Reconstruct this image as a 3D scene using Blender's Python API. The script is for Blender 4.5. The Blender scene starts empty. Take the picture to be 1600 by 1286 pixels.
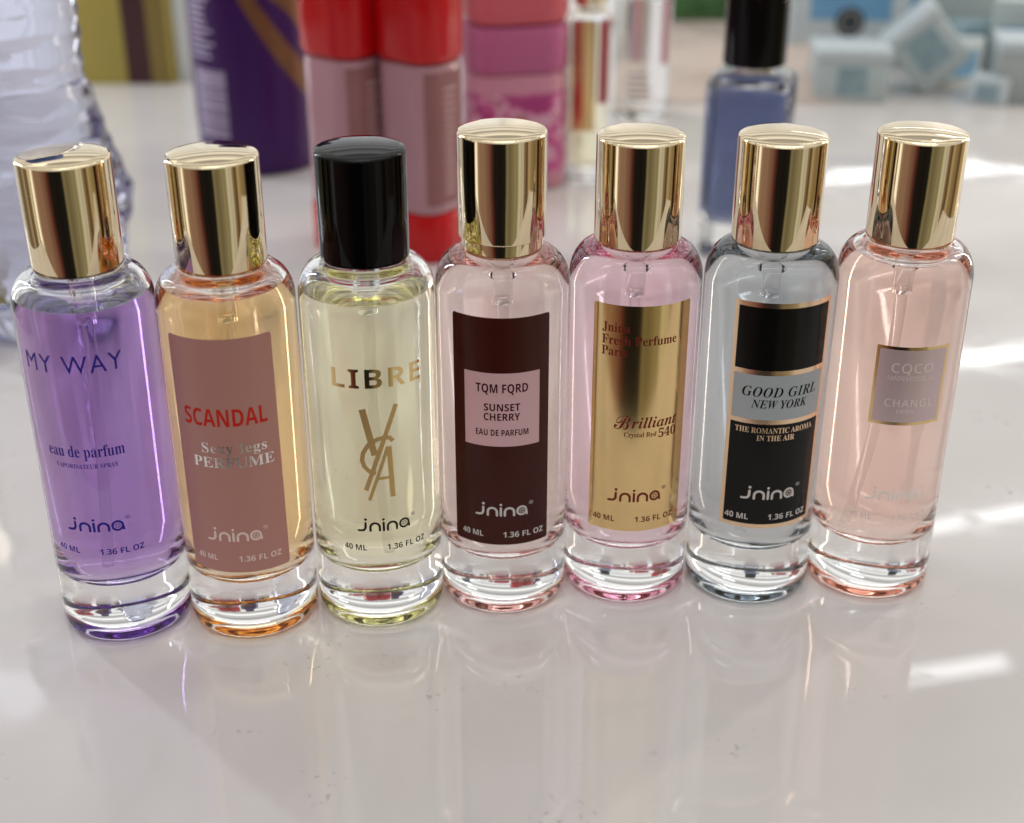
import bpy, bmesh, math, random
from mathutils import Vector, Matrix, noise

MM = 0.001
S = bpy.context.scene
COL = S.collection
rad = math.radians
random.seed(7)

# ------------------------------------------------------------------ camera
cam = bpy.data.cameras.new('camera')
cam.sensor_width = 36.0
cam.lens = 2186.0 / 1600.0 * 36.0
cam.clip_start = 0.01
cam.clip_end = 60.0
cam.dof.use_dof = True
cam.dof.focus_distance = 0.311
cam.dof.aperture_fstop = 11.0
cam_o = bpy.data.objects.new('camera', cam)
COL.objects.link(cam_o)
cam_o.location = (0, 0, 0.1951)
cam_o.rotation_euler = (rad(90 - 27.15), 0, 0)
S.camera = cam_o

# ------------------------------------------------------------------ render settings
S.render.engine = 'CYCLES'
S.view_settings.view_transform = 'Standard'
S.view_settings.look = 'None'
S.view_settings.gamma = 1.0
S.view_settings.use_curve_mapping = False
S.view_settings.exposure = 0.14
cy = S.cycles
cy.max_bounces = 28
cy.transmission_bounces = 24
cy.glossy_bounces = 12
cy.diffuse_bounces = 4
cy.transparent_max_bounces = 24
cy.volume_bounces = 0
cy.sample_clamp_indirect = 6.0
cy.caustics_reflective = True
cy.caustics_refractive = True
cy.blur_glossy = 0.0
cy.use_denoising = True

# ------------------------------------------------------------------ world: a shop interior
W = bpy.data.worlds.new('World')
S.world = W
W.use_nodes = True
nt = W.node_tree
for n in list(nt.nodes):
    nt.nodes.remove(n)
N = nt.nodes.new
Lk = nt.links.new


def mth(op, a, b=None, c=None):
    n = N('ShaderNodeMath')
    n.operation = op
    for i, v in enumerate((a, b, c)):
        if v is None:
            continue
        if isinstance(v, (int, float)):
            n.inputs[i].default_value = v
        else:
            Lk(v, n.inputs[i])
    return n.outputs[0]


def ramp(fac, stops, interp='LINEAR'):
    n = N('ShaderNodeValToRGB')
    n.color_ramp.interpolation = interp
    e = n.color_ramp.elements
    while len(e) > 1:
        e.remove(e[0])
    e[0].position, e[0].color = stops[0][0], (*stops[0][1], 1)
    for p, c in stops[1:]:
        x = e.new(p)
        x.color = (*c, 1)
    Lk(fac, n.inputs[0])
    return n.outputs[0]


def mixc(fac, a, b, mode='MIX'):
    n = N('ShaderNodeMix')
    n.data_type = 'RGBA'
    n.blend_type = mode
    if isinstance(fac, (int, float)):
        n.inputs[0].default_value = fac
    else:
        Lk(fac, n.inputs[0])
    for i, v in ((6, a), (7, b)):
        if isinstance(v, tuple):
            n.inputs[i].default_value = (*v, 1)
        else:
            Lk(v, n.inputs[i])
    return n.outputs[2]


tc = N('ShaderNodeTexCoord')
sx = N('ShaderNodeSeparateXYZ')
Lk(tc.outputs['Generated'], sx.inputs[0])
X, Y, Z = sx.outputs
az = mth('ARCTAN2', X, mth('MULTIPLY', Y, -1.0))
t = mth('MULTIPLY_ADD', az, 0.5 / math.pi, 0.5)
wob = N('ShaderNodeTexNoise')
wob.inputs['Scale'].default_value = 2.2
wob.inputs['Detail'].default_value = 3
Lk(tc.outputs['Generated'], wob.inputs['Vector'])
t = mth('ADD', t, mth('MULTIPLY', mth('SUBTRACT', wob.outputs[0], 0.5), 0.018))


def D(deg):
    return deg / 360.0 + 0.5


stops = [(-150, (.85, .86, .88)), (-124, (.55, .53, .50)), (-116, (.20, .17, .13)),
         (-104, (.16, .12, .08)), (-94, (.42, .36, .25)), (-90, (.10, .07, .04)),
         (-79, (.24, .18, .10)), (-76, (1.0, .97, .9)), (-74, (.26, .19, .11)), (-71, (.20, .15, .09)), (-69, (1.4, 1.37, 1.3)), (-65, (1.3, 1.27, 1.2)), (-63, (.30, .20, .15)),
         (-38, (.22, .13, .10)), (-26, (.11, .035, .03)), (-19, (.012, .010, .010)), (8, (.012, .011, .010)),
         (12, (.20, .18, .11)), (39, (.22, .20, .13)), (43, (.58, .58, .48)), (55, (.60, .59, .52)), (57, (.24, .17, .10)), (66, (.10, .07, .045)), (72, (.42, .34, .20)), (78, (.30, .22, .12)), (98, (.09, .06, .04)),
         (103, (.38, .28, .15)), (114, (.42, .30, .16)), (119, (.90, .86, .78)), (150, (.85, .84, .82))]
side = ramp(t, [(D(d), c) for d, c in stops])
fine = N('ShaderNodeTexNoise')
fine.noise_dimensions = '1D'
fine.inputs['Scale'].default_value = 26.0
fine.inputs['Detail'].default_value = 4
fine.inputs['Roughness'].default_value = .65
Lk(t, fine.inputs['W'])
fm = N('ShaderNodeVectorMath')
fm.operation = 'SCALE'
Lk(side, fm.inputs[0])
Lk(mth('MULTIPLY_ADD', fine.outputs[0], 1.3, 0.30), fm.inputs['Scale'])
side = fm.outputs[0]
# ceiling: pale, in long bands running across the shop
zc = mth('MAXIMUM', Z, 0.05)
row = mth('DIVIDE', mth('MULTIPLY_ADD', X, -.25, Y), zc)
bands = mth('MULTIPLY_ADD', mth('SINE', mth('MULTIPLY', row, 10.0)), .75, mth('MULTIPLY', mth('SINE', mth('MULTIPLY', row, 23.0)), .35))
lvl = mth('MULTIPLY_ADD', mth('SMOOTH_MAX', bands, -0.6, 0.2), 0.44, 0.64)
cl = N('ShaderNodeVectorMath')
cl.operation = 'SCALE'
cl.inputs[0].default_value = (1.0, .98, .955)
Lk(lvl, cl.inputs['Scale'])
up = mth('SMOOTH_MIN', mth('MAXIMUM', mth('MULTIPLY', mth('SUBTRACT', Z, 0.18), 5.0), 0.0), 1.0, 0.2)
colr = mixc(up, side, cl.outputs[0])
bg = N('ShaderNodeBackground')
bg.inputs['Strength'].default_value = 1.0
Lk(colr, bg.inputs['Color'])
wo = N('ShaderNodeOutputWorld')
Lk(bg.outputs[0], wo.inputs[0])


# ------------------------------------------------------------------ lamps of the shop (ceiling tubes, window, shelf strips)
def area(name, a, b, width, radiance, col, aim=None):
    """A thin rectangular lamp from point a to point b (metres)."""
    a, b = Vector(a), Vector(b)
    d = b - a
    L = bpy.data.lights.new(name, 'AREA')
    L.shape = 'RECTANGLE'
    L.size = d.length
    L.size_y = width
    L.energy = radiance * math.pi * d.length * width
    L.color = col
    o = bpy.data.objects.new(name, L)
    COL.objects.link(o)
    mid = (a + b) / 2
    o.location = mid
    x = d.normalized()
    look = (Vector(aim) - mid).normalized() if aim else Vector((0, 0, -1))
    z = -(look - x * look.dot(x)).normalized()
    y = z.cross(x)
    m = Matrix((x, y, z)).transposed()
    o.rotation_euler = m.to_euler()
    return o


COOL = (.93, .98, 1.0)
tubes = [((1.30, 5.94, 1.7), (3.3, 6.32, 1.7), .055, 9), ((1.40, 4.05, 1.7), (2.6, 4.36, 1.7), .05, 10),
         ((1.02, 3.03, 1.7), (2.2, 3.4, 1.7), .04, 6), ((.70, 2.40, 1.7), (1.09, 2.49, 1.7), .045, 5.5),
         ((-.5, 1.25, 1.7), (.7, 1.5, 1.7), .06, 8), ((-.5, .55, 1.7), (.7, .8, 1.7), .06, 8),
         ((-.5, -.25, 1.7), (.7, 0, 1.7), .06, 8), ((-.5, -1.1, 1.7), (.7, -.85, 1.7), .06, 8)]
for a, b, w, r in tubes:
    area('ceiling_tube', a, b, w, r, COOL)
area('window_light', (-1.40, 2.44, 1.7), (-.99, 2.36, 1.7), .14, 1.6, (.80, .86, 1.0))
area('warm_spot', (-1.40, 3.04, 1.7), (-1.20, 2.95, 1.7), .16, 2.6, (1, .90, .72))
area('shelf_strip', (-.56, .72, .0), (-.56, .74, .55), .022, 45, (.90, .95, 1.0), (0, .29, .06))
area('shelf_strip', (.58, .72, .0), (.58, .74, .55), .018, 45, (1.0, .88, .70), (0, .29, .06))


# ------------------------------------------------------------------ materials
def new_mat(name):
    m = bpy.data.materials.new(name)
    m.use_nodes = True
    return m, m.node_tree


def pr(name, col, rough=.4, metal=0., var=.05, vscale=60., bump=0., bscale=400., coat=0., spec=.5, trans=0., ior=1.5, sss=0., rvar=0.):
    """Principled material with noise in its colour and roughness."""
    m, T = new_mat(name)
    b = T.nodes['Principled BSDF']
    tx = T.nodes.new('ShaderNodeTexCoord')
    nz = T.nodes.new('ShaderNodeTexNoise')
    nz.inputs['Scale'].default_value = vscale
    nz.inputs['Detail'].default_value = 5
    T.links.new(tx.outputs['Object'], nz.inputs['Vector'])
    mr = T.nodes.new('ShaderNodeMapRange')
    mr.inputs[3].default_value = 1 - var
    mr.inputs[4].default_value = 1 + var
    T.links.new(nz.outputs[0], mr.inputs[0])
    mx = T.nodes.new('ShaderNodeVectorMath')
    mx.operation = 'SCALE'
    mx.inputs[0].default_value = col
    T.links.new(mr.outputs[0], mx.inputs['Scale'])
    T.links.new(mx.outputs[0], b.inputs['Base Color'])
    b.inputs['Roughness'].default_value = rough
    b.inputs['Metallic'].default_value = metal
    b.inputs['Coat Weight'].default_value = coat
    b.inputs['Coat Roughness'].default_value = .05
    b.inputs['Specular IOR Level'].default_value = spec
    b.inputs['Transmission Weight'].default_value = trans
    b.inputs['IOR'].default_value = ior
    if sss:
        b.inputs['Subsurface Weight'].default_value = sss
        b.inputs['Subsurface Radius'].default_value = (.004, .003, .003)
    if rvar:
        n3 = T.nodes.new('ShaderNodeTexNoise')
        n3.inputs['Scale'].default_value = 170
        n3.inputs['Detail'].default_value = 6
        n3.inputs['Distortion'].default_value = 1.2
        T.links.new(tx.outputs['Object'], n3.inputs['Vector'])
        r3 = T.nodes.new('ShaderNodeMapRange')
        r3.inputs[1].default_value = .52
        r3.inputs[2].default_value = .75
        r3.inputs[3].default_value = rough
        r3.inputs[4].default_value = rough + rvar
        T.links.new(n3.outputs[0], r3.inputs[0])
        T.links.new(r3.outputs[0], b.inputs['Roughness'])
    if bump:
        n2 = T.nodes.new('ShaderNodeTexNoise')
        n2.inputs['Scale'].default_value = bscale
        n2.inputs['Detail'].default_value = 4
        T.links.new(tx.outputs['Object'], n2.inputs['Vector'])
        bp = T.nodes.new('ShaderNodeBump')
        bp.inputs['Strength'].default_value = bump
        bp.inputs['Distance'].default_value = .0005
        T.links.new(n2.outputs[0], bp.inputs['Height'])
        T.links.new(bp.outputs[0], b.inputs['Normal'])
    return m


def glass(name, ior, col=(1, 1, 1), rough=0., absorb=None, thick=27., bump=0.):
    """Glass interface; absorb = transmittance over 'thick' millimetres of the inside."""
    m, T = new_mat(name)
    T.nodes.remove(T.nodes['Principled BSDF'])
    g = T.nodes.new('ShaderNodeBsdfGlass')
    g.inputs['IOR'].default_value = ior
    g.inputs['Color'].default_value = (*col, 1)
    g.inputs['Roughness'].default_value = rough
    out = T.nodes['Material Output']
    T.links.new(g.outputs[0], out.inputs['Surface'])
    if bump:
        tx = T.nodes.new('ShaderNodeTexCoord')
        n2 = T.nodes.new('ShaderNodeTexNoise')
        n2.inputs['Scale'].default_value = 90
        n2.inputs['Detail'].default_value = 2
        T.links.new(tx.outputs['Object'], n2.inputs['Vector'])
        bp = T.nodes.new('ShaderNodeBump')
        bp.inputs['Strength'].default_value = bump
        bp.inputs['Distance'].default_value = .001
        T.links.new(n2.outputs[0], bp.inputs['Height'])
        T.links.new(bp.outputs[0], g.inputs['Normal'])
    if absorb:
        sg = [-math.log(max(a, 1e-3)) / (thick * MM) for a in absorb]
        d = max(sg)
        v = T.nodes.new('ShaderNodeVolumeAbsorption')
        v.inputs['Density'].default_value = d
        v.inputs['Color'].default_value = (*[1 - s / d for s in sg], 1)
        T.links.new(v.outputs[0], out.inputs['Volume'])
    return m, g, T


M_GLASS = glass('clear_bottle_glass', 1.5, (.985, .99, .988))[0]


def liquid_mat(name, absorb):
    m, g, T = glass(name, 1.36, absorb=absorb)
    a = T.nodes.new('ShaderNodeAttribute')
    a.attribute_name = 'rel_ior'
    T.links.new(a.outputs['Fac'], g.inputs['IOR'])
    return m


M_PLASTIC_TUBE = glass('clear_dip_tube_plastic', 1.06, (.95, .95, .95))[0]
M_PUMP = glass('clear_pump_plastic', 1.2, (.93, .93, .93), .0)[0]
M_GOLD = pr('polished_pale_gold_metal', (.80, .67, .45), .028, 1., .03, 30, rvar=.06)
M_BLACKCAP = pr('glossy_black_plastic', (.002, .002, .0025), .05, 0., .1, 40, spec=.16)
M_FOIL = pr('gold_foil', (.80, .58, .28), .15, 1., .04, 900)
M_FOILEDGE = pr('rose_gold_foil_border', (.85, .62, .42), .2, 1., .05, 900)
M_SATIN = pr('satin_gold_foil', (.62, .42, .17), .42, .75, .06, 900)
M_SILVER = pr('silver_foil', (.80, .78, .76), .22, 1., .08, 900)
M_PALEFOIL = pr('pale_pink_foil', (.86, .74, .72), .42, .25, .06, 900)
M_NAVY = pr('navy_ink', (.025, .018, .26), .5, spec=.15)
M_RED = pr('red_ink', (.55, .022, .014), .5, spec=.15)
M_WHITEINK = pr('white_ink', (.62, .58, .56), .5)
M_PINKINK = pr('pale_pink_ink', (.80, .62, .58), .5)
M_BLACKINK = pr('black_ink', (.010, .009, .008), .5, spec=.15)
M_OXBLOOD = pr('oxblood_ink', (.17, .018, .010), .5, spec=.15)
M_MAROON = pr('maroon_label_film', (.052, .009, .006), .25, 0., .08, 40, spec=.2)
M_PINKLAB = pr('pink_label_film', (.68, .42, .46), .35, 0., .03, 40)
M_ROSE = pr('dusty_rose_label_film', (.47, .235, .205), .35, 0., .05, 40, spec=.2)
M_BLACKLAB = pr('black_label_film', (.005, .005, .0045), .18, 0., .1, 40, spec=.2)
M_GREYLAB = pr('blue_grey_label_film', (.39, .43, .46), .35, 0., .03, 40)
M_LILACLAB = pr('lilac_grey_satin_label', (.66, .52, .54), .3, .45, .04, 60)


# ------------------------------------------------------------------ object helpers
def tag(o, label=None, cat=None, group=None, kind=None):
    for k, v in (('label', label), ('category', cat), ('group', group), ('kind', kind)):
        if v:
            o[k] = v
    return o


def empty(name, loc=(0, 0, 0), rz=0.):
    o = bpy.data.objects.new(name, None)
    COL.objects.link(o)
    o.location = Vector(loc) * MM
    o.rotation_euler = (0, 0, rad(rz))
    o.empty_display_size = .01
    return o


def build(name, verts, faces, mat, parent=None, smooth=True, angle=35, attr=None, loc=None):
    me = bpy.data.meshes.new(name)
    me.from_pydata([Vector(v) * MM for v in verts], [], faces)
    me.validate()
    if smooth:
        me.shade_smooth()
        me.set_sharp_from_angle(angle=rad(angle))
    if attr is not None:
        a = me.attributes.new('rel_ior', 'FLOAT', 'FACE')
        a.data.foreach_set('value', attr)
    me.materials.append(mat)
    o = bpy.data.objects.new(name, me)
    COL.objects.link(o)
    if parent:
        o.parent = parent
    if loc:
        o.location = Vector(loc) * MM
    return o


def lathe(profiles, n=144):
    """profiles: list of [(r,z)...]; each revolved with normals to the right of its direction of travel."""
    V, F, idx = [], [], []
    for pi, P in enumerate(profiles):
        prev = None
        for (r, z) in P:
            if r < 1e-6:
                ring = [len(V)]
                V.append((0, 0, z))
            else:
                ring = list(range(len(V), len(V) + n))
                for k in range(n):
                    a = 2 * math.pi * k / n
                    V.append((r * math.sin(a), -r * math.cos(a), z))
            if prev:
                for k in range(n):
                    k2 = (k + 1) % n
                    if len(prev) == 1 and len(ring) == 1:
                        continue
                    if len(prev) == 1:
                        F.append((prev[0], ring[k2], ring[k]))
                    elif len(ring) == 1:
                        F.append((prev[k], prev[k2], ring[0]))
                    else:
                        F.append((prev[k], prev[k2], ring[k2], ring[k]))
                    idx.append(pi)
            prev = ring
    return V, F, idx


def arc(cx, cz, rx, rz, a0, a1, n=10):
    return [(cx + rx * math.cos(rad(a0 + (a1 - a0) * i / n)), cz + rz * math.sin(rad(a0 + (a1 - a0) * i / n))) for i in range(n + 1)]


def cut(P, L):
    """Split a profile (going up) at height L."""
    for i in range(len(P) - 1):
        if P[i][1] <= L < P[i + 1][1] and P[i][0] > .1:
            f = (L - P[i][1]) / (P[i + 1][1] - P[i][1])
            q = (P[i][0] + f * (P[i + 1][0] - P[i][0]), L)
            return P[:i + 1] + [q], [q] + P[i + 1:]


# ------------------------------------------------------------------ prints that lie on a cylinder (arc length s, height z)
class Print:
    """Flat polygons in (s, z) millimetres with a lift, later wrapped round a radius."""

    def __init__(self):
        self.v, self.f, self.n = [], [], 0

    def poly(self, pts, lift=0.):
        i = len(self.v)
        self.v += [(s, z, lift) for s, z in pts]
        self.f.append(tuple(range(i, i + len(pts))))

    def strip(self, L, R, lift=0.):
        i = len(self.v)
        for a, b in zip(L, R):
            self.v += [(*a, lift), (*b, lift)]
        for k in range(len(L) - 1):
            self.f.append((i + 2 * k, i + 2 * k + 1, i + 2 * k + 3, i + 2 * k + 2))

    def stroke(self, pts, w, caps=True):
        """Constant width line through pts."""
        self.n += 1
        lift = .003 * (self.n % 5)
        P = [Vector(p) for p in pts]
        Lf, Rt = [], []
        for i, p in enumerate(P):
            a = P[max(i - 1, 0)]
            b = P[min(i + 1, len(P) - 1)]
            d = (b - a).normalized()
            nrm = Vector((-d.y, d.x))
            k = 1.
            if 0 < i < len(P) - 1:
                d1 = (p - a).normalized()
                k = 1 / max(.5, nrm.dot(Vector((-d1.y, d1.x))))
            Lf.append(p + nrm * w / 2 * k)
            Rt.append(p - nrm * w / 2 * k)
        if caps:
            d0 = (P[0] - P[1]).normalized()
            d1 = (P[-1] - P[-2]).normalized()
            for sgn, d, at, first in ((1, d0, P[0], True), (1, d1, P[-1], False)):
                nrm = Vector((-d.y, d.x))
                l2, r2 = [], []
                for q in (30, 60, 85):
                    c, s_ = math.cos(rad(q)), math.sin(rad(q))
                    A = at + nrm * w / 2 * c + d * w / 2 * s_
                    B = at - nrm * w / 2 * c + d * w / 2 * s_
                    if first:
                        l2.append(B)
                        r2.append(A)
                    else:
                        l2.append(A)
                        r2.append(B)
                if first:
                    Lf = l2[::-1] + Lf
                    Rt = r2[::-1] + Rt
                else:
                    Lf += l2
                    Rt += r2
        self.strip([tuple(p) for p in Rt], [tuple(p) for p in Lf], lift)

    def ring(self, c, r0, r1, n=28):
        self.n += 1
        A = [(c[0] + r1 * math.cos(2 * math.pi * k / n), c[1] + r1 * math.sin(2 * math.pi * k / n)) for k in range(n + 1)]
        B = [(c[0] + r0 * math.cos(2 * math.pi * k / n), c[1] + r0 * math.sin(2 * math.pi * k / n)) for k in range(n + 1)]
        self.strip(B, A, .003 * (self.n % 5))

    def disc(self, c, r, n=14):
        self.poly([(c[0] + r * math.cos(2 * math.pi * k / n), c[1] + r * math.sin(2 * math.pi * k / n)) for k in range(n)])

    def panel(self, s0, s1, z0, z1, rc=.0, step=.4):
        n = max(2, int((s1 - s0) / step))
        ss = [s0 + (s1 - s0) * i / n for i in range(n + 1)]
        if rc > 0:
            ss = sorted(set(ss + [s0 + rc * q for q in (.1, .3, .6, 1)] + [s1 - rc * q for q in (.1, .3, .6, 1)]))
        T, B = [], []
        for s in ss:
            e = min(s - s0, s1 - s)
            dz = 0.
            if rc > 0 and e < rc:
                dz = rc - math.sqrt(max(0, rc * rc - (rc - e) ** 2))
            T.append((s, z1 - dz))
            B.append((s, z0 + dz))
        self.strip(B, T)

    def done(self, name, mat, parent, r, wrap=True, step=.45):
        bm = bmesh.new()
        vs = [bm.verts.new(v) for v in self.v]
        for f in self.f:
            try:
                bm.faces.new([vs[i] for i in f])
            except ValueError:
                pass
        bm.normal_update()
        for f in bm.faces:
            if f.normal.z < 0:
                f.normal_flip()
        if wrap:
            xs = [v.co.x for v in bm.verts]
            x = math.floor(min(xs) / step) * step + step
            while x < max(xs):
                bmesh.ops.bisect_plane(bm, geom=bm.verts[:] + bm.edges[:] + bm.faces[:], dist=1e-5, plane_co=(x, 0, 0), plane_no=(1, 0, 0))
                x += step
            for v in bm.verts:
                s, z, l = v.co
                R = r + l
                a = s / r
                v.co = Vector((R * math.sin(a), -R * math.cos(a), z)) * MM
        else:
            for v in bm.verts:
                s, z, l = v.co
                v.co = Vector((s, -r - l, z)) * MM
        bm.normal_update()
        me = bpy.data.meshes.new(name)
        bm.to_mesh(me)
        bm.free()
        me.materials.append(mat)
        o = bpy.data.objects.new(name, me)
        COL.objects.link(o)
        o.parent = parent
        return o


FONTS = {'plain': None, 'sans': (0x1D5A0, 0x1D7E2), 'bold': (0x1D5D4, 0x1D7EC), 'serif': (0x1D400, 0x1D7CE),
         'bolditalic': (0x1D468, 0x1D7CE), 'script': (0x1D4D0, 0x1D7CE)}


def styled(s, style):
    if FONTS[style] is None:
        return s
    U, Dg = FONTS[style]
    o = ''
    for ch in s:
        if 'A' <= ch <= 'Z':
            o += chr(U + ord(ch) - 65)
        elif 'a' <= ch <= 'z':
            o += chr(U + 26 + ord(ch) - 97)
        elif ch.isdigit():
            o += chr(Dg + ord(ch) - 48)
        else:
            o += ch
    return o


_cache = {}


def glyphs(s, style, spacing=1., fat=0.):
    key = (s, style, spacing, fat)
    if key not in _cache:
        cu = bpy.data.curves.new('writing', 'FONT')
        cu.body = styled(s, style)
        cu.resolution_u = 5
        cu.space_character = spacing
        cu.offset = fat
        o = bpy.data.objects.new('writing', cu)
        COL.objects.link(o)
        bpy.context.view_layer.update()
        dg = bpy.context.evaluated_depsgraph_get()
        me = o.evaluated_get(dg).to_mesh()
        _cache[key] = ([tuple(v.co)[:2] for v in me.vertices], [tuple(p.vertices) for p in me.polygons])
        o.evaluated_get(dg).to_mesh_clear()
        bpy.data.objects.remove(o)
        bpy.data.curves.remove(cu)
    return _cache[key]


def caph(style):
    v, _ = glyphs('H', style)
    return max(p[1] for p in v)


def write(P, s, style, s0, s1, z, h, spacing=1., slant=0., fat=None):
    """Writing from s0 to s1 with its baseline at z and capitals h tall."""
    if fat is None:
        fat = 0.
    v, f = glyphs(s, style, spacing, fat)
    a, b = min(p[0] for p in v), max(p[0] for p in v)
    kx, ky = (s1 - s0) / (b - a), h / caph(style)
    i = len(P.v)
    P.v += [(s0 + (x - a) * kx + slant * y * ky, z + y * ky, 0.) for x, y in v]
    P.f += [tuple(i + k for k in q) for q in f]


def maker_mark(P, s0, s1, z, h=3.3):
    """The j-n-i-n-a mark: rounded letters, the last one a slice of citrus."""
    k = (s1 - s0) / 12.5
    q = h / 3.45

    def p(x, y):
        return (s0 + x * k, z + y * q)
    w = .56 * k
    P.stroke([p(-.1, .12), p(.7, .14), p(1.3, .34), p(1.6, .85), p(1.65, 2.2)], w)
    P.disc(p(1.68, 3.15), .36 * k)
    for x0 in (2.75, 6.85):
        pts = [p(x0, .1), p(x0, 1.05)]
        pts += [p(x0 + 1.1 - 1.1 * math.cos(rad(a)), 1.05 + 1.1 * math.sin(rad(a))) for a in range(15, 180, 15)]
        pts += [p(x0 + 2.2, 1.05), p(x0 + 2.2, .1)]
        P.stroke(pts, w)
    P.stroke([p(5.9, .1), p(5.9, 2.15)], w)
    P.disc(p(5.9, 3.05), .32 * k)
    c = p(10.95, 1.2)
    P.ring(c, .86 * k, 1.36 * k)
    for a in range(0, 360, 45):
        d = Vector((math.cos(rad(a + 10)), math.sin(rad(a + 10))))
        P.stroke([Vector(c) + d * .24 * k, Vector(c) + d * .80 * k], .17 * k, False)
    P.stroke([p(12.12, .9), p(12.2, .1)], w * .9)
    write(P, '®', 'plain', s0 + 12.75 * k, s0 + 13.85 * k, z + 2.55 * q, .85)


# ------------------------------------------------------------------ structure: the counter
def table_material():
    m, T = new_mat('white_gloss_counter')
    b = T.nodes['Principled BSDF']
    tx = T.nodes.new('ShaderNodeTexCoord')

    def nz(scale, detail, dist=0.):
        n = T.nodes.new('ShaderNodeTexNoise')
        n.inputs['Scale'].default_value = scale
        n.inputs['Detail'].default_value = detail
        n.inputs['Distortion'].default_value = dist
        T.links.new(tx.outputs['Object'], n.inputs['Vector'])
        return n.outputs[0]

    def rp(f, st):
        n = T.nodes.new('ShaderNodeValToRGB')
        e = n.color_ramp.elements
        e[0].position, e[0].color = st[0][0], (*st[0][1], 1)
        e[1].position, e[1].color = st[1][0], (*st[1][1], 1)
        T.links.new(f, n.inputs[0])
        return n.outputs[0]
    base = rp(nz(9, 4, 1.5), [(.30, (.585, .556, .543)), (.72, (.66, .63, .617))])
    # sparse scuffs: fine noise where a broad noise is high
    v = T.nodes.new('ShaderNodeMath')
    v.operation = 'MULTIPLY'
    T.links.new(rp(nz(420, 3), [(.60, (0, 0, 0)), (.68, (1, 1, 1))]), v.inputs[0])
    T.links.new(rp(nz(38, 2), [(.58, (0, 0, 0)), (.70, (1, 1, 1))]), v.inputs[1])
    sc = T.nodes.new('ShaderNodeMath')
    sc.operation = 'MULTIPLY'
    sc.inputs[1].default_value = .45
    T.links.new(v.outputs[0], sc.inputs[0])
    mx = T.nodes.new('ShaderNodeMix')
    mx.data_type = 'RGBA'
    T.links.new(sc.outputs[0], mx.inputs[0])
    T.links.new(base, mx.inputs[6])
    mx.inputs[7].default_value = (.16, .15, .14, 1)
    T.links.new(mx.outputs[2], b.inputs['Base Color'])
    rr = T.nodes.new('ShaderNodeMapRange')
    rr.inputs[1].default_value = .5
    rr.inputs[2].default_value = .72
    rr.inputs[3].default_value = .015
    rr.inputs[4].default_value = .11
    T.links.new(nz(34, 6, 2.0), rr.inputs[0])
    T.links.new(rr.outputs[0], b.inputs['Roughness'])
    b.inputs['IOR'].default_value = 1.58
    bp = T.nodes.new('ShaderNodeBump')
    bp.inputs['Strength'].default_value = .012
    bp.inputs['Distance'].default_value = .002
    T.links.new(nz(14, 2), bp.inputs['Height'])
    T.links.new(bp.outputs[0], b.inputs['Normal'])
    return m


def box_vf(x0, x1, y0, y1, z0, z1):
    V = [(x, y, z) for z in (z0, z1) for y in (y0, y1) for x in (x0, x1)]
    F = [(0, 2, 3, 1), (4, 5, 7, 6), (0, 1, 5, 4), (1, 3, 7, 5), (3, 2, 6, 7), (2, 0, 4, 6)]
    return V, F


M_TABLE = table_material()
tag(build('counter_top', *box_vf(-296, 308, 188, 1500, -25, 0), M_TABLE, smooth=False), kind='structure')
tag(build('counter_body', *box_vf(-285, 297, 205, 1480, -900, -25.5), pr('counter_laminate', (.45, .43, .42), .4), smooth=False), kind='structure')

# ------------------------------------------------------------------ the seven perfume bottles
R = 14.93
OUT = [(0, 1.9), (6.0, 1.75), (9.6, 1.2), (11.2, .45), (11.7, .05), (12.4, .05)] + arc(12.4, 3.0, R - 12.4, 2.95, -80, 0, 9) + [(R, 40), (R, 79.6)]
OUT += arc(10.4, 79.6, R - 10.4, 7.2, 0, 90, 12)[1:]
OUT += [(9.2, 86.95), (8.0, 87.3), (7.5, 87.9), (7.5, 92.0), (0, 92.0)]
INN = [(0, 13.3), (5, 13.5), (8.2, 14.1)] + arc(8.4, 19.2, 5.2, 5.1, -86, 0, 12) + [(13.6, 40), (13.6, 78.6)]
INN += arc(9.6, 78.6, 4.0, 6.3, 0, 80, 10)[1:] + [(8.4, 85.2), (6.0, 85.7), (5.0, 86.3), (5.0, 91.0), (0, 91.0)]


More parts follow.
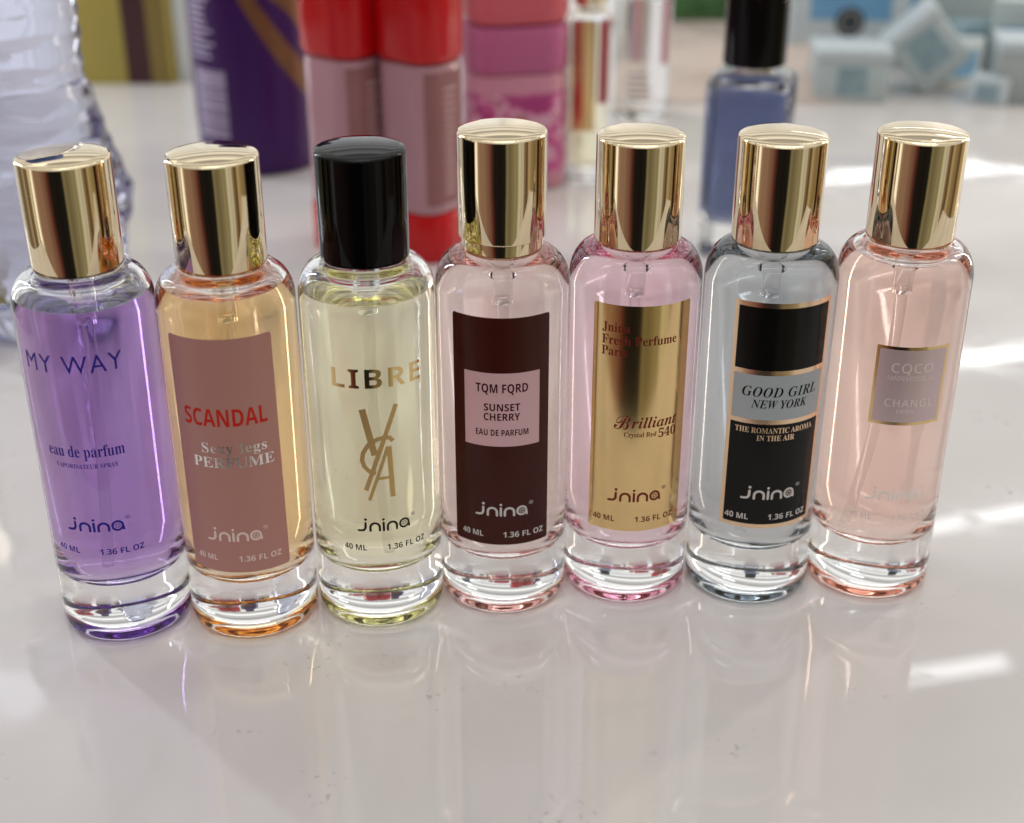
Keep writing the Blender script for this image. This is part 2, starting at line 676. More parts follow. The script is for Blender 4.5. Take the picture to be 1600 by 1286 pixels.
def bottle(i, x, y, label, absorb, level, cap_mat, cap_z0=88.0, cap_z1=112.3, collar=False):
    root = empty('perfume_bottle', (x, y, .02))
    tag(root, label, 'perfume bottle', 'small cylindrical perfume bottles lined up on the counter')
    low, high = cut(INN, level)
    V, F, _ = lathe([OUT, high[::-1]], 160)
    # the inner wall is walked downwards so its normals face the hollow
    build('glass', V, F, M_GLASS, root, angle=50)
    V, F, idx = lathe([low, [low[-1], (low[-1][0] - .5, level - .12), (low[-1][0] - 1.4, level - .2), (0, level - .2)]], 160)
    lq = build('liquid', V, F, liquid_mat('tinted_perfume', absorb), root, angle=40, attr=[1.36 / 1.5 if k == 0 else 1.36 for k in idx])
    # pump inside the neck with its dip tube
    pz = 80.0
    V, F, _ = lathe([[(0, pz - 4), (1.6, pz - 4), (1.7, pz - .4), (2.6, pz), (2.7, pz + 4), (2.9, 90.5), (0, 90.5)]], 40)
    pump = build('pump', V, F, M_PUMP, root)
    bend = random.uniform(-1, 1)
    V, F = [], []
    n = 16
    for k in range(26):
        u = k / 25
        z = pz - 3.0 - u * (pz - 3.0 - 16.0)
        cx, cyy = bend * 6.0 * u * u, -1.5 * u
        for j in range(n):
            a = 2 * math.pi * j / n
            V.append((cx + .95 * math.cos(a), cyy + .95 * math.sin(a), z))
    for k in range(25):
        for j in range(n):
            j2 = (j + 1) % n
            F.append((k * n + j, (k + 1) * n + j, (k + 1) * n + j2, k * n + j2))
    F.append(tuple(range(n)))
    F.append(tuple(range(25 * n, 26 * n))[::-1])
    build('dip_tube', V, F, M_PLASTIC_TUBE, pump)
    rc = 9.62
    z0 = cap_z0 + (3.0 if collar else 0)
    P = [(0, z0 + .3), (rc - .8, z0 + .3), (rc - .45, z0), (rc - .12, z0 + .1), (rc, z0 + .4), (rc, (z0 + cap_z1) / 2), (rc, cap_z1 - 1.35)]
    P += arc(rc - .55, cap_z1 - 1.35, .55, .55, 0, 75, 6)[1:]
    P += [(rc * q, cap_z1 - .78 + .78 * (1 - q * q) / (1 - .0)) for q in (.90, .8, .65, .5, .35, .2, .1)] + [(0, cap_z1)]
    V, F, _ = lathe([P], 128)
    cp = build('cap', V, F, cap_mat, root, angle=28)
    if collar:
        r2 = 8.95
        V, F, _ = lathe([[(0, cap_z0 - .3), (r2 - .5, cap_z0 - .3), (r2 - .1, cap_z0), (r2, cap_z0 + .4), (r2, z0 + .6), (0, z0 + .6)]], 128)
        build('collar', V, F, cap_mat, cp, angle=28)
    return root


def volume_text(P, a0, a1, b0, b1, z, h=1.45):
    write(P, '40 ML', 'bold', a0, a1, z, h)
    write(P, '1.36 FL OZ', 'bold', b0, b1, z, h)


r0, r1, r2 = R + .03, R + .055, R + .085

# --- purple bottle
b = bottle(0, -91.6, 277.3, 'purple perfume bottle with navy blue lettering and a pale gold cap', (.45, .26, .65), 82.0, M_GOLD)
P = Print()
write(P, 'MY WAY', 'plain', -11.2, 10.8, 69.2, 4.0, 1.15)
P.done('name_lettering', M_NAVY, b, r0)
P = Print()
write(P, 'eau de parfum', 'serif', -8.6, 8.6, 49.4, 2.75)
write(P, 'VAPORISATEUR SPRAY', 'serif', -7.05, 6.9, 46.65, 1.05)
P.done('small_lettering', M_NAVY, b, r0)
P = Print()
maker_mark(P, -6.4, 6.3, 30.75)
P.done('logo', M_NAVY, b, r0)
P = Print()
volume_text(P, -10.6, -4.7, .1, 9.9, 24.7)
P.done('volume_lettering', M_NAVY, b, r0)

# --- orange bottle
b = bottle(1, -61.5, 278.5, 'amber orange perfume bottle with a dusty rose label and red title', (.99, .68, .32), 83.6, M_GOLD)
P = Print()
P.panel(-11.6, 12.25, 19.2, 76.5, .9)
lb = P.done('label', M_ROSE, b, r0)
P = Print()
write(P, 'SCANDAL', 'bold', -9.0, 9.7, 56.2, 4.1)
P.done('name_lettering', M_RED, lb, r1)
P = Print()
write(P, 'Sexy legs', 'serif', -5.4, 9.0, 49.7, 2.4, 1.1)
write(P, 'PERFUME', 'serif', -7.8, 10.5, 46.1, 2.5)
P.done('small_lettering', M_SILVER, lb, r1)
P = Print()
maker_mark(P, -6.1, 6.2, 27.5)
P.done('logo', M_PINKINK, lb, r1)
P = Print()
volume_text(P, -9.7, -4.5, .45, 10.2, 22.1)
P.done('volume_lettering', M_PINKINK, lb, r1)

# --- pale yellow bottle
b = bottle(2, -31.6, 282.9, 'pale yellow perfume bottle with a glossy black cap and gold monogram', (.97, .94, .68), 81.3, M_BLACKCAP)
P = Print()
write(P, 'LIBRE', 'bold', -7.3, 13.2, 63.1, 4.5, 1.12)
P.done('name_lettering', M_FOIL, b, r0)
P = Print()


def mg(x, y):
    return (-1.49 + (x - 305) * .0458 - (y - 183) * .0025, 58.2 - (y - 183) * .0519)


P.stroke([mg(322, 184), mg(352, 290), mg(384, 402)], 1.5, False)
P.stroke([mg(484, 172), mg(412, 372), mg(343, 572)], 1.05, False)
P.stroke([mg(472, 342), mg(455, 325), mg(428, 320), mg(392, 328), mg(352, 352), mg(328, 390), mg(323, 425), mg(334, 455), mg(358, 478), mg(390, 490)], 1.0, False)
P.stroke([mg(446, 365), mg(405, 490), mg(360, 622)], .8, False)
P.stroke([mg(452, 365), mg(463, 480), mg(475, 612)], 1.15, False)
P.stroke([mg(402, 516), mg(462, 514)], .7, False)
P.done('monogram', M_SATIN, b, r0)
P = Print()
maker_mark(P, -2.85, 9.1, 27.4)
P.done('logo', M_BLACKINK, b, r0)
P = Print()
volume_text(P, -6.6, -1.3, 3.4, 12.95, 22.2)
P.done('volume_lettering', M_BLACKINK, b, r0)

# --- maroon label
b = bottle(3, -2.1, 288.3, 'pink perfume bottle with a dark maroon label and raised gold cap', (.96, .77, .75), 85.9, M_GOLD, 88.0, 114.6, True)
P = Print()
P.panel(-11.95, 11.2, 20.3, 77.1, .7)
lb = P.done('label', M_MAROON, b, r0)
P = Print()
P.panel(-8.8, 8.6, 46.1, 64.1, .15)
tp = P.done('title_panel', M_PINKLAB, lb, r1)
P = Print()
write(P, 'TQM FQRD', 'bold', -6.0, 5.75, 59.4, 2.1)
write(P, 'SUNSET', 'bold', -4.15, 3.95, 54.95, 1.75)
write(P, 'CHERRY', 'bold', -4.2, 3.95, 52.6, 1.75)
write(P, 'EAU DE PARFUM', 'bold', -6.1, 5.9, 48.8, 1.5)
P.done('title_lettering', M_MAROON, lb, r2)
P = Print()
maker_mark(P, -6.1, 5.9, 28.1)
P.done('logo', M_WHITEINK, lb, r1)
P = Print()
volume_text(P, -9.9, -4.6, .1, 9.9, 22.3)
P.done('volume_lettering', M_WHITEINK, lb, r1)

# --- gold label
b = bottle(4, 27.7, 292.8, 'rose pink perfume bottle with a shiny gold label and red lettering', (.95, .70, .79), 86.1, M_GOLD)
P = Print()
P.panel(-10.6, 12.7, 21.2, 77.9, .6)
lb = P.done('label', M_FOIL, b, r0)
P = Print()
write(P, 'Jnina', 'serif', -8.4, -2.1, 71.6, 2.1)
write(P, 'Fresh Perfume', 'serif', -8.4, 8.9, 68.6, 2.1)
write(P, 'Paris', 'serif', -8.4, -2.5, 65.9, 2.1)
write(P, 'B', 'script', -4.9, -1.1, 47.9, 3.5)
write(P, 'rilliant', 'bolditalic', -.9, 10.2, 48.3, 2.6)
write(P, 'Crystal Red', 'serif', -2.5, 5.0, 46.05, 1.15)
write(P, '540', 'serif', 5.5, 10.1, 45.5, 2.2)
P.done('title_lettering', M_OXBLOOD, lb, r1)
P = Print()
maker_mark(P, -5.45, 6.9, 29.2)
P.done('logo', M_OXBLOOD, lb, r1)
P = Print()
volume_text(P, -9.35, -4.0, .8, 10.5, 23.6)
P.done('volume_lettering', M_OXBLOOD, lb, r1)

# --- black label
b = bottle(5, 58.0, 292.4, 'grey blue perfume bottle with a black label edged in rose gold', (.57, .61, .65), 86.1, M_GOLD)
P = Print()
P.panel(-10.2, 13.45, 22.25, 78.7, .5)
lb = P.done('label', M_FOILEDGE, b, r0)
for (z0, z1, m, nm) in ((62.7, 77.5, M_BLACKLAB, 'black_panel'), (50.55, 61.5, M_GREYLAB, 'title_panel'), (23.3, 49.4, M_BLACKLAB, 'black_panel')):
    P = Print()
    P.panel(-9.25, 12.5, z0, z1, .1)
    P.done(nm, m, lb, r1)
P = Print()
write(P, 'GOOD GIRL', 'bolditalic', -7.05, 10.85, 56.3, 2.35, 1.05)
write(P, 'NEW YORK', 'bolditalic', -4.8, 8.3, 53.5, 2.0)
P.done('title_lettering', M_BLACKINK, lb, r2)
P = Print()
write(P, 'THE ROMANTIC AROMA', 'serif', -8.0, 10.8, 47.2, 1.35)
write(P, 'IN THE AIR', 'serif', -2.95, 5.9, 45.3, 1.35)
P.done('small_lettering', M_FOILEDGE, lb, r2)
P = Print()
maker_mark(P, -5.1, 7.5, 30.1)
P.done('logo', M_WHITEINK, lb, r2)
P = Print()
volume_text(P, -8.85, -3.3, 1.3, 11.3, 24.5)
P.done('volume_lettering', M_WHITEINK, lb, r2)

# --- peach bottle
b = bottle(6, 88.3, 294.4, 'peach pink perfume bottle with a small square silvery plaque framed in gold', (.99, .73, .65), 84.4, M_GOLD)
P = Print()
P.panel(-7.95, 8.85, 48.2, 67.5, .1)
lb = P.done('label', M_FOIL, b, r0)
P = Print()
P.panel(-7.25, 8.15, 48.95, 66.75, .1)
P.done('plaque', M_LILACLAB, lb, r1)
P = Print()
write(P, 'CQCO', 'sans', -4.3, 5.1, 61.3, 2.2, 1.1)
write(P, 'MADEMOISELLE', 'sans', -4.9, 5.6, 59.4, 1.05)
write(P, 'CHANGL', 'sans', -4.85, 6.2, 52.85, 1.9, 1.15)
write(P, 'PARIS', 'sans', -2.0, 1.9, 51.2, 1.0)
P.done('title_lettering', M_PALEFOIL, lb, r2)
P = Print()
maker_mark(P, -5.9, 6.4, 28.6)
P.done('logo', M_SILVER, b, r0)
P = Print()
volume_text(P, -9.5, -4.3, .4, 9.0, 23.1)
P.done('volume_lettering', M_PALEFOIL, b, r0)


# ------------------------------------------------------------------ things standing further back
def rbox(w, d, z0, z1, rc=3., bev=1.2, n=6, top_in=0.):
    """Upright box with rounded corners and softened rims, as rings."""
    def ring(inset, z):
        pts = []
        r = max(rc - inset, .2)
        for cx, cy_, a0 in ((1, 1, 0), (-1, 1, 90), (-1, -1, 180), (1, -1, 270)):
            for k in range(n + 1):
                a = rad(a0 + 90 * k / n)
                pts.append((cx * (w / 2 - rc) + r * math.cos(a), cy_ * (d / 2 - rc) + r * math.sin(a), z))
        return pts
    levels = [(bev, z0), (bev * .3, z0 + bev * .3), (0, z0 + bev), (top_in, z1 - bev), (top_in + bev * .3, z1 - bev * .3), (top_in + bev, z1)]
    V, F = [], []
    m = 4 * (n + 1)
    for ins, z in levels:
        V += ring(ins, z)
    for l in range(len(levels) - 1):
        for k in range(m):
            k2 = (k + 1) % m
            F.append((l * m + k, l * m + k2, (l + 1) * m + k2, (l + 1) * m + k))
    F.append(tuple(range(m))[::-1])
    F.append(tuple(range((len(levels) - 1) * m, len(levels) * m)))
    return V, F


# --- crumpled clear water bottle
def film(name, tint, facing, bump=.6):
    m, T = new_mat(name)
    T.nodes.remove(T.nodes['Principled BSDF'])
    out = T.nodes['Material Output']
    tr = T.nodes.new('ShaderNodeBsdfTransparent')
    tr.inputs[0].default_value = (*tint, 1)
    gl = T.nodes.new('ShaderNodeBsdfGlossy')
    gl.inputs['Roughness'].default_value = .08
    gl.inputs['Color'].default_value = (.95, .96, 1, 1)
    fr = T.nodes.new('ShaderNodeFresnel')
    fr.inputs[0].default_value = facing
    mx = T.nodes.new('ShaderNodeMixShader')
    T.links.new(fr.outputs[0], mx.inputs[0])
    T.links.new(tr.outputs[0], mx.inputs[1])
    T.links.new(gl.outputs[0], mx.inputs[2])
    tx = T.nodes.new('ShaderNodeTexCoord')
    nz = T.nodes.new('ShaderNodeTexNoise')
    nz.inputs['Scale'].default_value = 110
    nz.inputs['Detail'].default_value = 3
    T.links.new(tx.outputs['Object'], nz.inputs['Vector'])
    bp = T.nodes.new('ShaderNodeBump')
    bp.inputs['Strength'].default_value = bump
    bp.inputs['Distance'].default_value = .003
    T.links.new(nz.outputs[0], bp.inputs['Height'])
    T.links.new(bp.outputs[0], gl.inputs['Normal'])
    T.links.new(bp.outputs[0], fr.inputs['Normal'])
    T.links.new(mx.outputs[0], out.inputs['Surface'])
    return m


wb = empty('water_bottle', (-165, 455, .3))
tag(wb, 'crumpled clear plastic water bottle with ribbed sides, cut off by the edge', 'water bottle')
prof = [(0, 3), (14, 2.5), (22, 0), (29, 3), (32, 9)]
z = 12
while z < 150:
    base = 33 if z < 45 else (33 - (z - 45) / 40 * 7 if z < 85 else 26)
    prof.append((base + .4 * math.sin(z / 8.5 * 2 * math.pi), z))
    z += 1.0
prof += [(26, 152), (22, 165), (14, 178), (12, 182), (12, 196), (0, 196)]
V, F, _ = lathe([prof], 120)
V2 = []
for (x, y, zz) in V:
    q = Vector((x, y, zz)) * .045
    d = noise.noise(q * .8) * 3.0 + abs(noise.noise(q * 1.3)) * 2.2 - .8
    r_ = math.hypot(x, y)
    k = 1 + d / max(r_, 6) * min(1, zz / 12)
    V2.append((x * k, y * k, zz + noise.noise(q * 2 + Vector((9, 1, 4))) * 2.0 * min(1, zz / 12)))
build('bottle_body', V2, F, glass('bluish_water', 1.31, absorb=(.58, .59, .71), thick=55., bump=.16)[0], wb, angle=80)
V, F, _ = lathe([[(0, 184), (14.5, 184), (15, 185), (15, 198), (14, 199.5), (0, 199.5)]], 48)
build('screw_cap', V, F, pr('blue_cap_plastic', (.05, .12, .45), .35), wb)

# --- tall purple bottle
pb = empty('shampoo_bottle', (-117, 640, .1), 0)
tag(pb, 'tall deep purple bottle with a barcode and a brown gold swoosh', 'cosmetic bottle')
rp_ = 28.5
M_PURPLE = pr('deep_purple_plastic', (.040, .007, .085), .3, 0., .12, 20, spec=.25)
V, F, _ = lathe([[(0, .5), (24, 0), (26.5, .8), (27.6, 3), (28, 10), (rp_, 25), (rp_, 140), (27, 152), (20, 162), (13, 166), (0, 166)]], 96)
build('body', V, F, M_PURPLE, pb)
V, F, _ = lathe([[(0, 166.5), (15, 166.5), (15.5, 167.5), (15, 192), (14, 193), (0, 193)]], 64)
build('cap', V, F, pr('dark_purple_cap', (.03, .008, .07), .3), pb)
P = Print()
z = 0
while z < 30:
    w_ = random.choice((.6, .9, 1.4))
    P.panel(-28, -9, 18 + z, 18 + z + w_, 0, 2)
    z += w_ + .7
for k in range(10):
    P.panel(-29, -29 + random.uniform(11, 16), 53 + k * 2.8, 54.1 + k * 2.8, 0, 2)
P.done('barcode_print', pr('grey_lilac_print', (.42, .36, .50), .5, spec=.2), pb, rp_ + .12, step=2)


def swoosh(P, pts):
    P.strip([(a_, z_) for z_, a_, b_ in pts], [(b_, z_) for z_, a_, b_ in pts])


P = Print()
swoosh(P, [(25, 36, 37), (31, 32, 38.5), (38, 26, 39.5), (45, 20, 39.5), (51, 15.5, 39), (58, 11, 38), (65, 7, 36), (78, 0, 31), (95, -8, 22), (110, -12, 8)])
sw = P.done('swoosh_print', pr('brown_gold_print', (.16, .065, .022), .35, .25, .3, 120), pb, rp_ + .12, step=2)
P = Print()
swoosh(P, [(42, 35, 35.6), (48, 30, 34), (55, 24, 32.5), (62, 18.5, 29), (69, 13.5, 24), (76, 9, 17), (82, 5.5, 9)])
P.done('leaf_print', M_PURPLE, sw, rp_ + .25, step=2)

# --- two bottles with red caps and bases
M_REDPL = pr('bright_red_plastic', (.47, .003, .006), .22, 0., .08, 30, spec=.35)
M_MILKY = pr('milky_pink_plastic', (.40, .215, .25), .2, 0., .06, 30, spec=.4)
M_BROWNLAB = pr('brown_pink_label', (.26, .115, .12), .5, 0., .15, 90, spec=.2)


def side_wrap(name, w, d, rc, z0, z1, mat, parent, off):
    """A film round the +X side of a rounded box, ending on its corners."""
    pts = [(w / 2 - rc + (rc + off) * math.cos(rad(a)), -(d / 2 - rc) + (rc + off) * math.sin(rad(a))) for a in range(-55, 1, 8)]
    pts += [(x, -y) for x, y in pts[::-1]]
    m = len(pts)
    V = [(x, y, z0) for x, y in pts] + [(x, y, z1) for x, y in pts]
    F = [(k, k + 1, m + k + 1, m + k) for k in range(m - 1)]
    return build(name, V, F, mat, parent, angle=60)


def red_bottle(x, y, rz, label):
    o = empty('body_spray', (x, y, .1), rz)
    tag(o, label, 'cosmetic bottle', 'milky pink bottles with red caps')
    build('base', *rbox(29, 25, 0, 19, 9, 1.2), M_REDPL, o)
    build('body', *rbox(28, 24, 19.1, 75.5, 8.5, 1.4), M_MILKY, o)
    build('cap', *rbox(30, 26, 75.6, 126, 9.5, 3), M_REDPL, o)
    # label on the face turned to the side (local +X)
    lb = side_wrap('label', 28, 24, 8.5, 23, 73, M_BROWNLAB, o, .12)
    V, F = [], []
    for k in range(15):
        L_ = random.uniform(5, 7)
        a, f = box_vf(14.16, 14.22, -3.4, -3.4 + L_, 27 + k * 2.8, 27.9 + k * 2.8)
        F += [tuple(i + len(V) for i in q) for q in f]
        V += a
    build('fine_print', V, F, pr('pale_fine_print', (.50, .33, .33), .5), lb, smooth=False)
    return o


red_bottle(-34, 519, -37, 'milky pink bottle with red cap and base, in front beside the pink jar')
red_bottle(-63, 527, -37, 'milky pink bottle with red cap, partly hidden, beside the tall purple bottle')

# --- pink jar
pj = empty('cream_bottle', (1, 610, .1), 14)
tag(pj, 'pink bottle with a coral flip lid and a magenta patterned label', 'cosmetic bottle')
build('body', *rbox(44, 36, 0, 51.5, 13, 2), pr('pale_pink_plastic', (.56, .25, .33), .35, spec=.25), pj)
build('collar', *rbox(45, 37, 51.6, 71, 13, 1.2), pr('mauve_pink_lid', (.46, .12, .25), .4, spec=.25), pj)
build('lid', *rbox(44.5, 36.5, 71.1, 110, 13, 4), pr('coral_pink_lid', (.60, .12, .15), .4, spec=.25), pj)


def wrap_box(name, w, d, rc, z0, z1, mat, parent, off=.12):
    V, F = [], []
    n = 6
    pts = []
    for cx, cy_, a0 in ((1, 1, 0), (-1, 1, 90), (-1, -1, 180), (1, -1, 270)):
        for k in range(n + 1):
            a = rad(a0 + 90 * k / n)
            pts.append((cx * (w / 2 - rc) + (rc + off) * math.cos(a), cy_ * (d / 2 - rc) + (rc + off) * math.sin(a)))
    m = len(pts)
    V = [(x, y, z0) for x, y in pts] + [(x, y, z1) for x, y in pts]
    F = [(k, (k + 1) % m, m + (k + 1) % m, m + k) for k in range(m)]
    return build(name, V, F, mat, parent, angle=60)


def flower_print(name):
    m, T = new_mat(name)
    b_ = T.nodes['Principled BSDF']
    b_.inputs['Roughness'].default_value = .35
    tx = T.nodes.new('ShaderNodeTexCoord')
    n1 = T.nodes.new('ShaderNodeTexNoise')
    n1.inputs['Scale'].default_value = 130
    n1.inputs['Detail'].default_value = 2
    T.links.new(tx.outputs['Object'], n1.inputs['Vector'])
    r_ = T.nodes.new('ShaderNodeValToRGB')
    e = r_.color_ramp.elements
    e[0].position, e[0].color = .40, (.36, .03, .17, 1)
    e[1].position, e[1].color = .50, (.55, .10, .28, 1)
    for p_, c in ((.58, (.66, .42, .50, 1)), (.64, (.40, .06, .20, 1)), (.70, (.35, .20, .08, 1))):
        x = e.new(p_)
        x.color = c
    T.links.new(n1.outputs[0], r_.inputs[0])
    T.links.new(r_.outputs[0], b_.inputs['Base Color'])
    return m


wrap_box('label', 44, 36, 13, 8, 43, flower_print('magenta_flower_print'), pj)


# --- small clear bottles with foil
def vial(name, x, y, r, h, label, absorb, cap_h):
    o = empty(name, (x, y, .1))
    tag(o, label, 'perfume bottle')
    V, F, _ = lathe([[(0, .3), (r - 1, 0), (r - .3, .5), (r, 1.5), (r, h - 2), (r - 1.5, h), (r * .5, h + .4), (r * .5, h + 3), (0, h + 3)]], 64)
    g = build('glass', V, F, M_GLASS, o)
    V, F, _ = lathe([[(0, 7), (r - 2.4, 7), (r - 1.3, 8.2), (r - 1.3, h - 4), (0, h - 4)]], 64)
    n = len(F)
    build('liquid', V, F, liquid_mat('pale_perfume', absorb), o, attr=[1.36 / 1.5] * n)
    return o


gv = vial('perfume_vial', 33.5, 612, 9.3, 74, 'slim perfume bottle with a gold panel and red stripe on a clear base', (.96, .88, .55), 30)
P = Print()
P.panel(-8.5, 2.5, 24, 72, .3, 1)
P.done('label', M_FOIL, gv, 9.35, step=1)
P = Print()
P.panel(4, 10.5, 36, 72, .3, 1)
P.done('stripe', pr('dark_red_print', (.28, .03, .05), .3), gv, 9.35, step=1)
V, F, _ = lathe([[(0, 77.2), (6.8, 77.2), (7, 77.6), (7, 101), (6, 102), (0, 102)]], 48)
build('cap', V, F, M_GOLD, gv)

cv = vial('perfume_vial', 67, 722, 14.2, 62, 'clear perfume bottle with a silver panel and grey print, behind the gold one', (.97, .94, .93), 30)
P = Print()
P.panel(-10, 2, 30, 61, .3, 1)
P.done('label', M_SILVER, cv, 14.3, step=1)
P = Print()
P.panel(9, 14, 28, 61, .3, 1)
P.done('stripe', pr('wine_red_print', (.30, .06, .09), .3), cv, 14.3, step=1)
P = Print()
for k in range(5):
    P.panel(-9, -9 + random.uniform(9, 13), 10 + k * 3.2, 11.2 + k * 3.2, 0, 1)
P.done('fine_print', pr('grey_print', (.30, .28, .28), .5), cv, 14.3, step=1)
V, F, _ = lathe([[(0, 65.2), (9.8, 65.2), (10, 65.6), (10, 92), (9, 93), (0, 93)]], 48)
build('cap', V, F, pr('brushed_silver_cap', (.75, .76, .78), .18, 1.), cv)

# --- square blue perfume bottle
bb = empty('square_perfume_bottle', (90, 522, .1), -19)
tag(bb, 'square blue perfume bottle with a tall black cap and clear shoulders', 'perfume bottle')
V, F = rbox(31, 28, 0, 70, 5, 4)
build('glass', V, F, M_GLASS, bb)
V, F = rbox(27, 24, 13, 65.5, 4, 3)
build('liquid', V, F, liquid_mat('blue_perfume', (.10, .13, .27)), bb, attr=[1.36 / 1.5] * len(F))
V, F, _ = lathe([[(0, 73), (11.2, 73), (11.6, 73.4), (11.6, 112), (10.5, 113), (0, 113)]], 64)
build('cap', V, F, M_BLACKCAP, bb)
V, F, _ = lathe([[(0, 70.1), (7.2, 70.1), (7.2, 72.9), (0, 72.9)]], 48)
build('neck', V, F, M_SILVER, bb)

# --- crumpled beige cloth and green leafy packet behind
V, F = [], []
nx, ny = 60, 60
for j in range(ny + 1):
    for i in range(nx + 1):
        x = 66 + 120 * i / nx
        y = 742 + 210 * j / ny
        e = min(i, nx - i, j, ny - j) / 6
        q = Vector((x * .018, y * .03, 0))
        hgt = (6 + 9 * (noise.noise(q) + .5) + 3.5 * noise.noise(q * 3)) * min(1, e) + .6
        V.append((x + 6 * noise.noise(q * 1.3 + Vector((5, 5, 5))), y + 8 * noise.noise(q * 1.7), max(.4, hgt)))
for j in range(ny):
    for i in range(nx):
        a = j * (nx + 1) + i
        F.append((a, a + 1, a + nx + 2, a + nx + 1))
c0 = Vector((141, 847, 0))
cl = build('cloth', [tuple(Vector(v) - c0) for v in V], F, pr('beige_cloth', (.56, .47, .41), .85, 0., .1, 80, bump=.4, bscale=900), None, angle=80, loc=(141, 847, 0))
tag(cl, 'crumpled beige cloth lying behind the square blue bottle', 'cloth')

V, F = [], []
nx, nz_ = 40, 30
for sgn in (-1, 1):
    o_ = len(V)
    for j in range(nz_ + 1):
        for i in range(nx + 1):
            u, w_ = i / nx * 2 - 1, j / nz_
            puff = 9 * (1 - u ** 4) * math.sin(math.pi * min(max(w_, 0), 1)) ** .6
            q = Vector((u * 2, w_ * 3, sgn))
            V.append((u * 27 + noise.noise(q) * 1.5, sgn * (puff + 1.6 * noise.noise(q * 2.2) * (1 - u * u)), 14 + w_ * 62))
    for j in range(nz_):
        for i in range(nx):
            a = o_ + j * (nx + 1) + i
            q4 = (a, a + 1, a + nx + 2, a + nx + 1)
            F.append(q4 if sgn < 0 else q4[::-1])
M_GREEN = pr('green_leaf_packet', (.05, .15, .045), .35, 0., .9, 120, bump=.5, bscale=200)
gp = build('packet', V, F, M_GREEN, None, angle=80, loc=(117, 884, .3))
tag(gp, 'green leaf patterned packet standing on the beige cloth', 'packet')

# --- pale turquoise packs
M_TURQ = pr('pale_turquoise_card', (.42, .49, .50), .45, 0., .06, 40)
M_PALE = pr('white_blue_card', (.50, .57, .60), .45, 0., .05, 40)
M_TEAL = pr('teal_print', (.23, .33, .37), .45, 0., .3, 150)
M_BLUEP = pr('sky_blue_print', (.15, .34, .55), .45, 0., .1, 80)
M_DARKP = pr('charcoal_print', (.035, .04, .045), .5, 0., .2, 300)


def carton(x, y, w, d, h, rz, label, mats, tilt=0., z=.2, lab=None, group=None, lid=False):
    o = empty('soap_carton', (x, y, z), rz)
    o.rotation_euler = (0, rad(tilt), rad(rz))
    tag(o, label, 'carton', group)
    build('box', *rbox(w, d, 0, h - (6.2 if lid else 0), 1.2, .6, 3), mats[0], o, angle=40)
    if lid:
        build('lid', *rbox(w + 1.5, d + 1.5, h - 6, h, 1.4, .6, 3), M_PALE, o, angle=40)
    if lab:
        x0, x1, z0, z1 = lab
        V, F = box_vf(x0, x1, -d / 2 - .25, -d / 2 - .05, z0, z1)
        build('label', V, F, mats[1], o, smooth=False)
    return o


G = 'pale turquoise soap cartons'
c = carton(197, 838, 66, 30, 60, -6, 'whitish carton with a sky blue panel and a round charcoal emblem', (M_PALE, M_BLUEP), lab=(-23, 23, 27, 58), group=G)
V, F = [], []
n = 32
for yy, r_ in ((-15.6, 8.3), (-15.3, 8.5)):
    for k in range(n):
        a = 2 * math.pi * k / n
        V.append((r_ * math.cos(a), yy, 26 + r_ * math.sin(a)))
F = [tuple(range(n))] + [(k, k + n, (k + 1) % n + n, (k + 1) % n) for k in range(n)]
em = build('emblem', V, F, M_DARKP, c, smooth=False)
V, F = [], []
for r_, yy in ((6.2, -15.75), (4.9, -15.75)):
    for k in range(n):
        a = 2 * math.pi * k / n
        V.append((r_ * math.cos(a), yy, 26 + r_ * math.sin(a)))
F = [(k, (k + 1) % n, (k + 1) % n + n, k + n) for k in range(n)]
build('emblem_ring', V, F, pr('grey_ring_print', (.25, .26, .27), .5), em, smooth=False)
carton(182, 758, 39, 30, 28, -4, 'small pale lidded carton with a teal label, in front of the emblem carton', (M_TURQ, M_TEAL), lab=(-8, 8, 4, 19), group=G, lid=True)
carton(238, 770, 32, 26, 36, -8, 'small carton tipped up on one corner between two upright ones', (M_TURQ, M_TEAL), tilt=-42, z=11, lab=(-9, 9, 8, 28), group=G, lid=True)
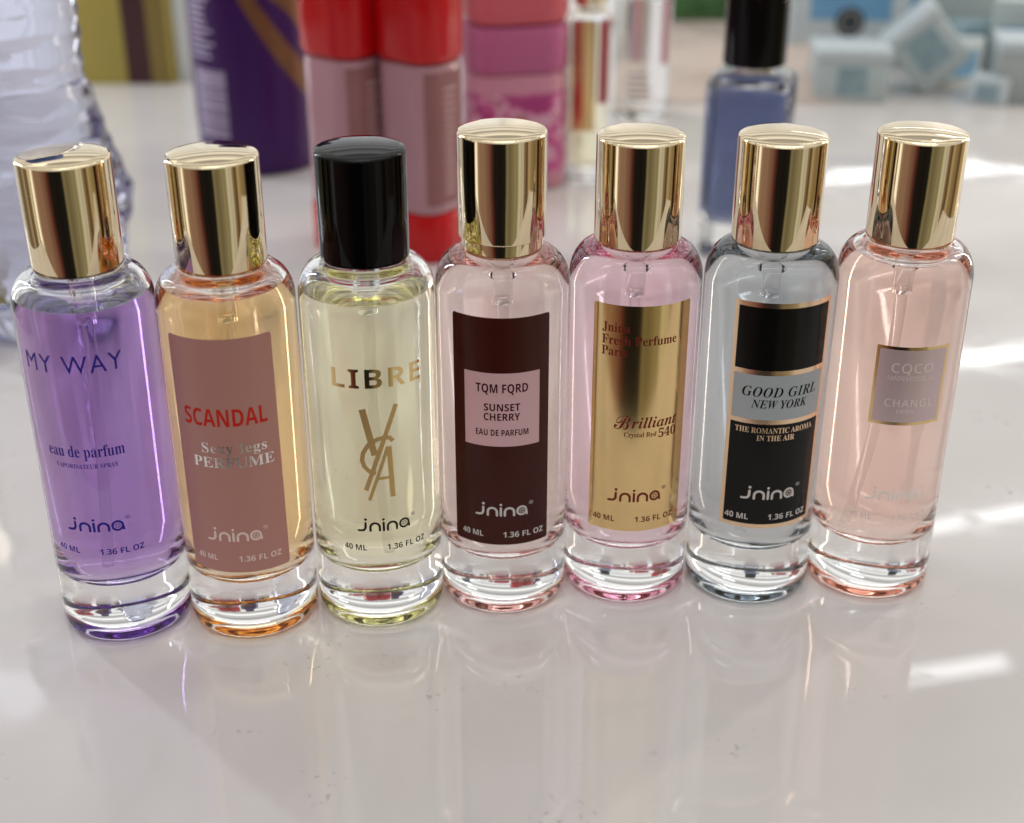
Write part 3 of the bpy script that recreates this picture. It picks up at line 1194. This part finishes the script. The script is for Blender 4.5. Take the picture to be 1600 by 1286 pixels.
carton(281, 752, 44, 30, 33, -10, 'small grey green carton with a pale lid at the edge', (pr('grey_green_card', (.36, .40, .40), .5), M_TEAL), group=G, lid=True)
carton(262, 806, 24, 18, 30, 12, 'narrow teal carton between the tipped one and the grey green one', (M_TEAL, M_TURQ), group=G)
carton(276, 852, 70, 36, 55, -12, 'large grey turquoise carton standing behind the tipped one', (M_TURQ, M_TEAL), group=G)

M_MINT = pr('mint_white_card', (.44, .51, .51), .4, 0., .05, 40)
more = [(250, 796, 26, 20, 24, 25, 'low white carton lying flat behind the tipped one', (M_PALE, M_BLUEP), (-8, 8, 3, 18)),
        (286, 800, 30, 22, 44, -20, 'mint white carton with a blue label behind the grey green one', (M_MINT, M_BLUEP), (-10, 10, 8, 30)),
        (256, 745, 20, 16, 14, -30, 'tiny pale blue carton on the counter in front of the narrow teal one', (M_PALE, M_TEAL), (-6, 6, 2, 11)),
        (224, 850, 36, 26, 56, -4, 'tall mint white carton rising behind the tipped one', (M_MINT, M_BLUEP), (-14, 14, 10, 40))]
for x_, y_, w_, d_, h_, rz_, lb_, mm_, lr_ in more:
    carton(x_, y_, w_, d_, h_, rz_, lb_, mm_, lab=lr_, group=G)

# --- boxes at the far side
yb = empty('striped_box', (-217, 800, .1), 0)
tag(yb, 'olive yellow box with a wide dark maroon stripe', 'box')
build('box', *rbox(54, 34, 0, 120, 1.2, .6, 3), pr('olive_yellow_card', (.36, .29, .055), .45, 0., .1, 40), yb, angle=40)
V, F = box_vf(2, 15.5, -17.3, -17.1, .5, 118)
build('stripe', V, F, pr('dark_maroon_print', (.045, .010, .014), .4), yb, smooth=False)
V, F = box_vf(15.5, 26, -17.3, -17.1, .5, 118)
build('edge_stripe', V, F, pr('olive_brown_print', (.20, .14, .03), .4), yb, smooth=False)
wbx = build('box', *rbox(37, 26, 0, 120, 1.2, .6, 3), pr('white_card', (.78, .84, .88), .45), None, angle=40, loc=(-171, 806, .1))
tag(wbx, 'plain white box standing between the striped box and the purple bottle', 'box')
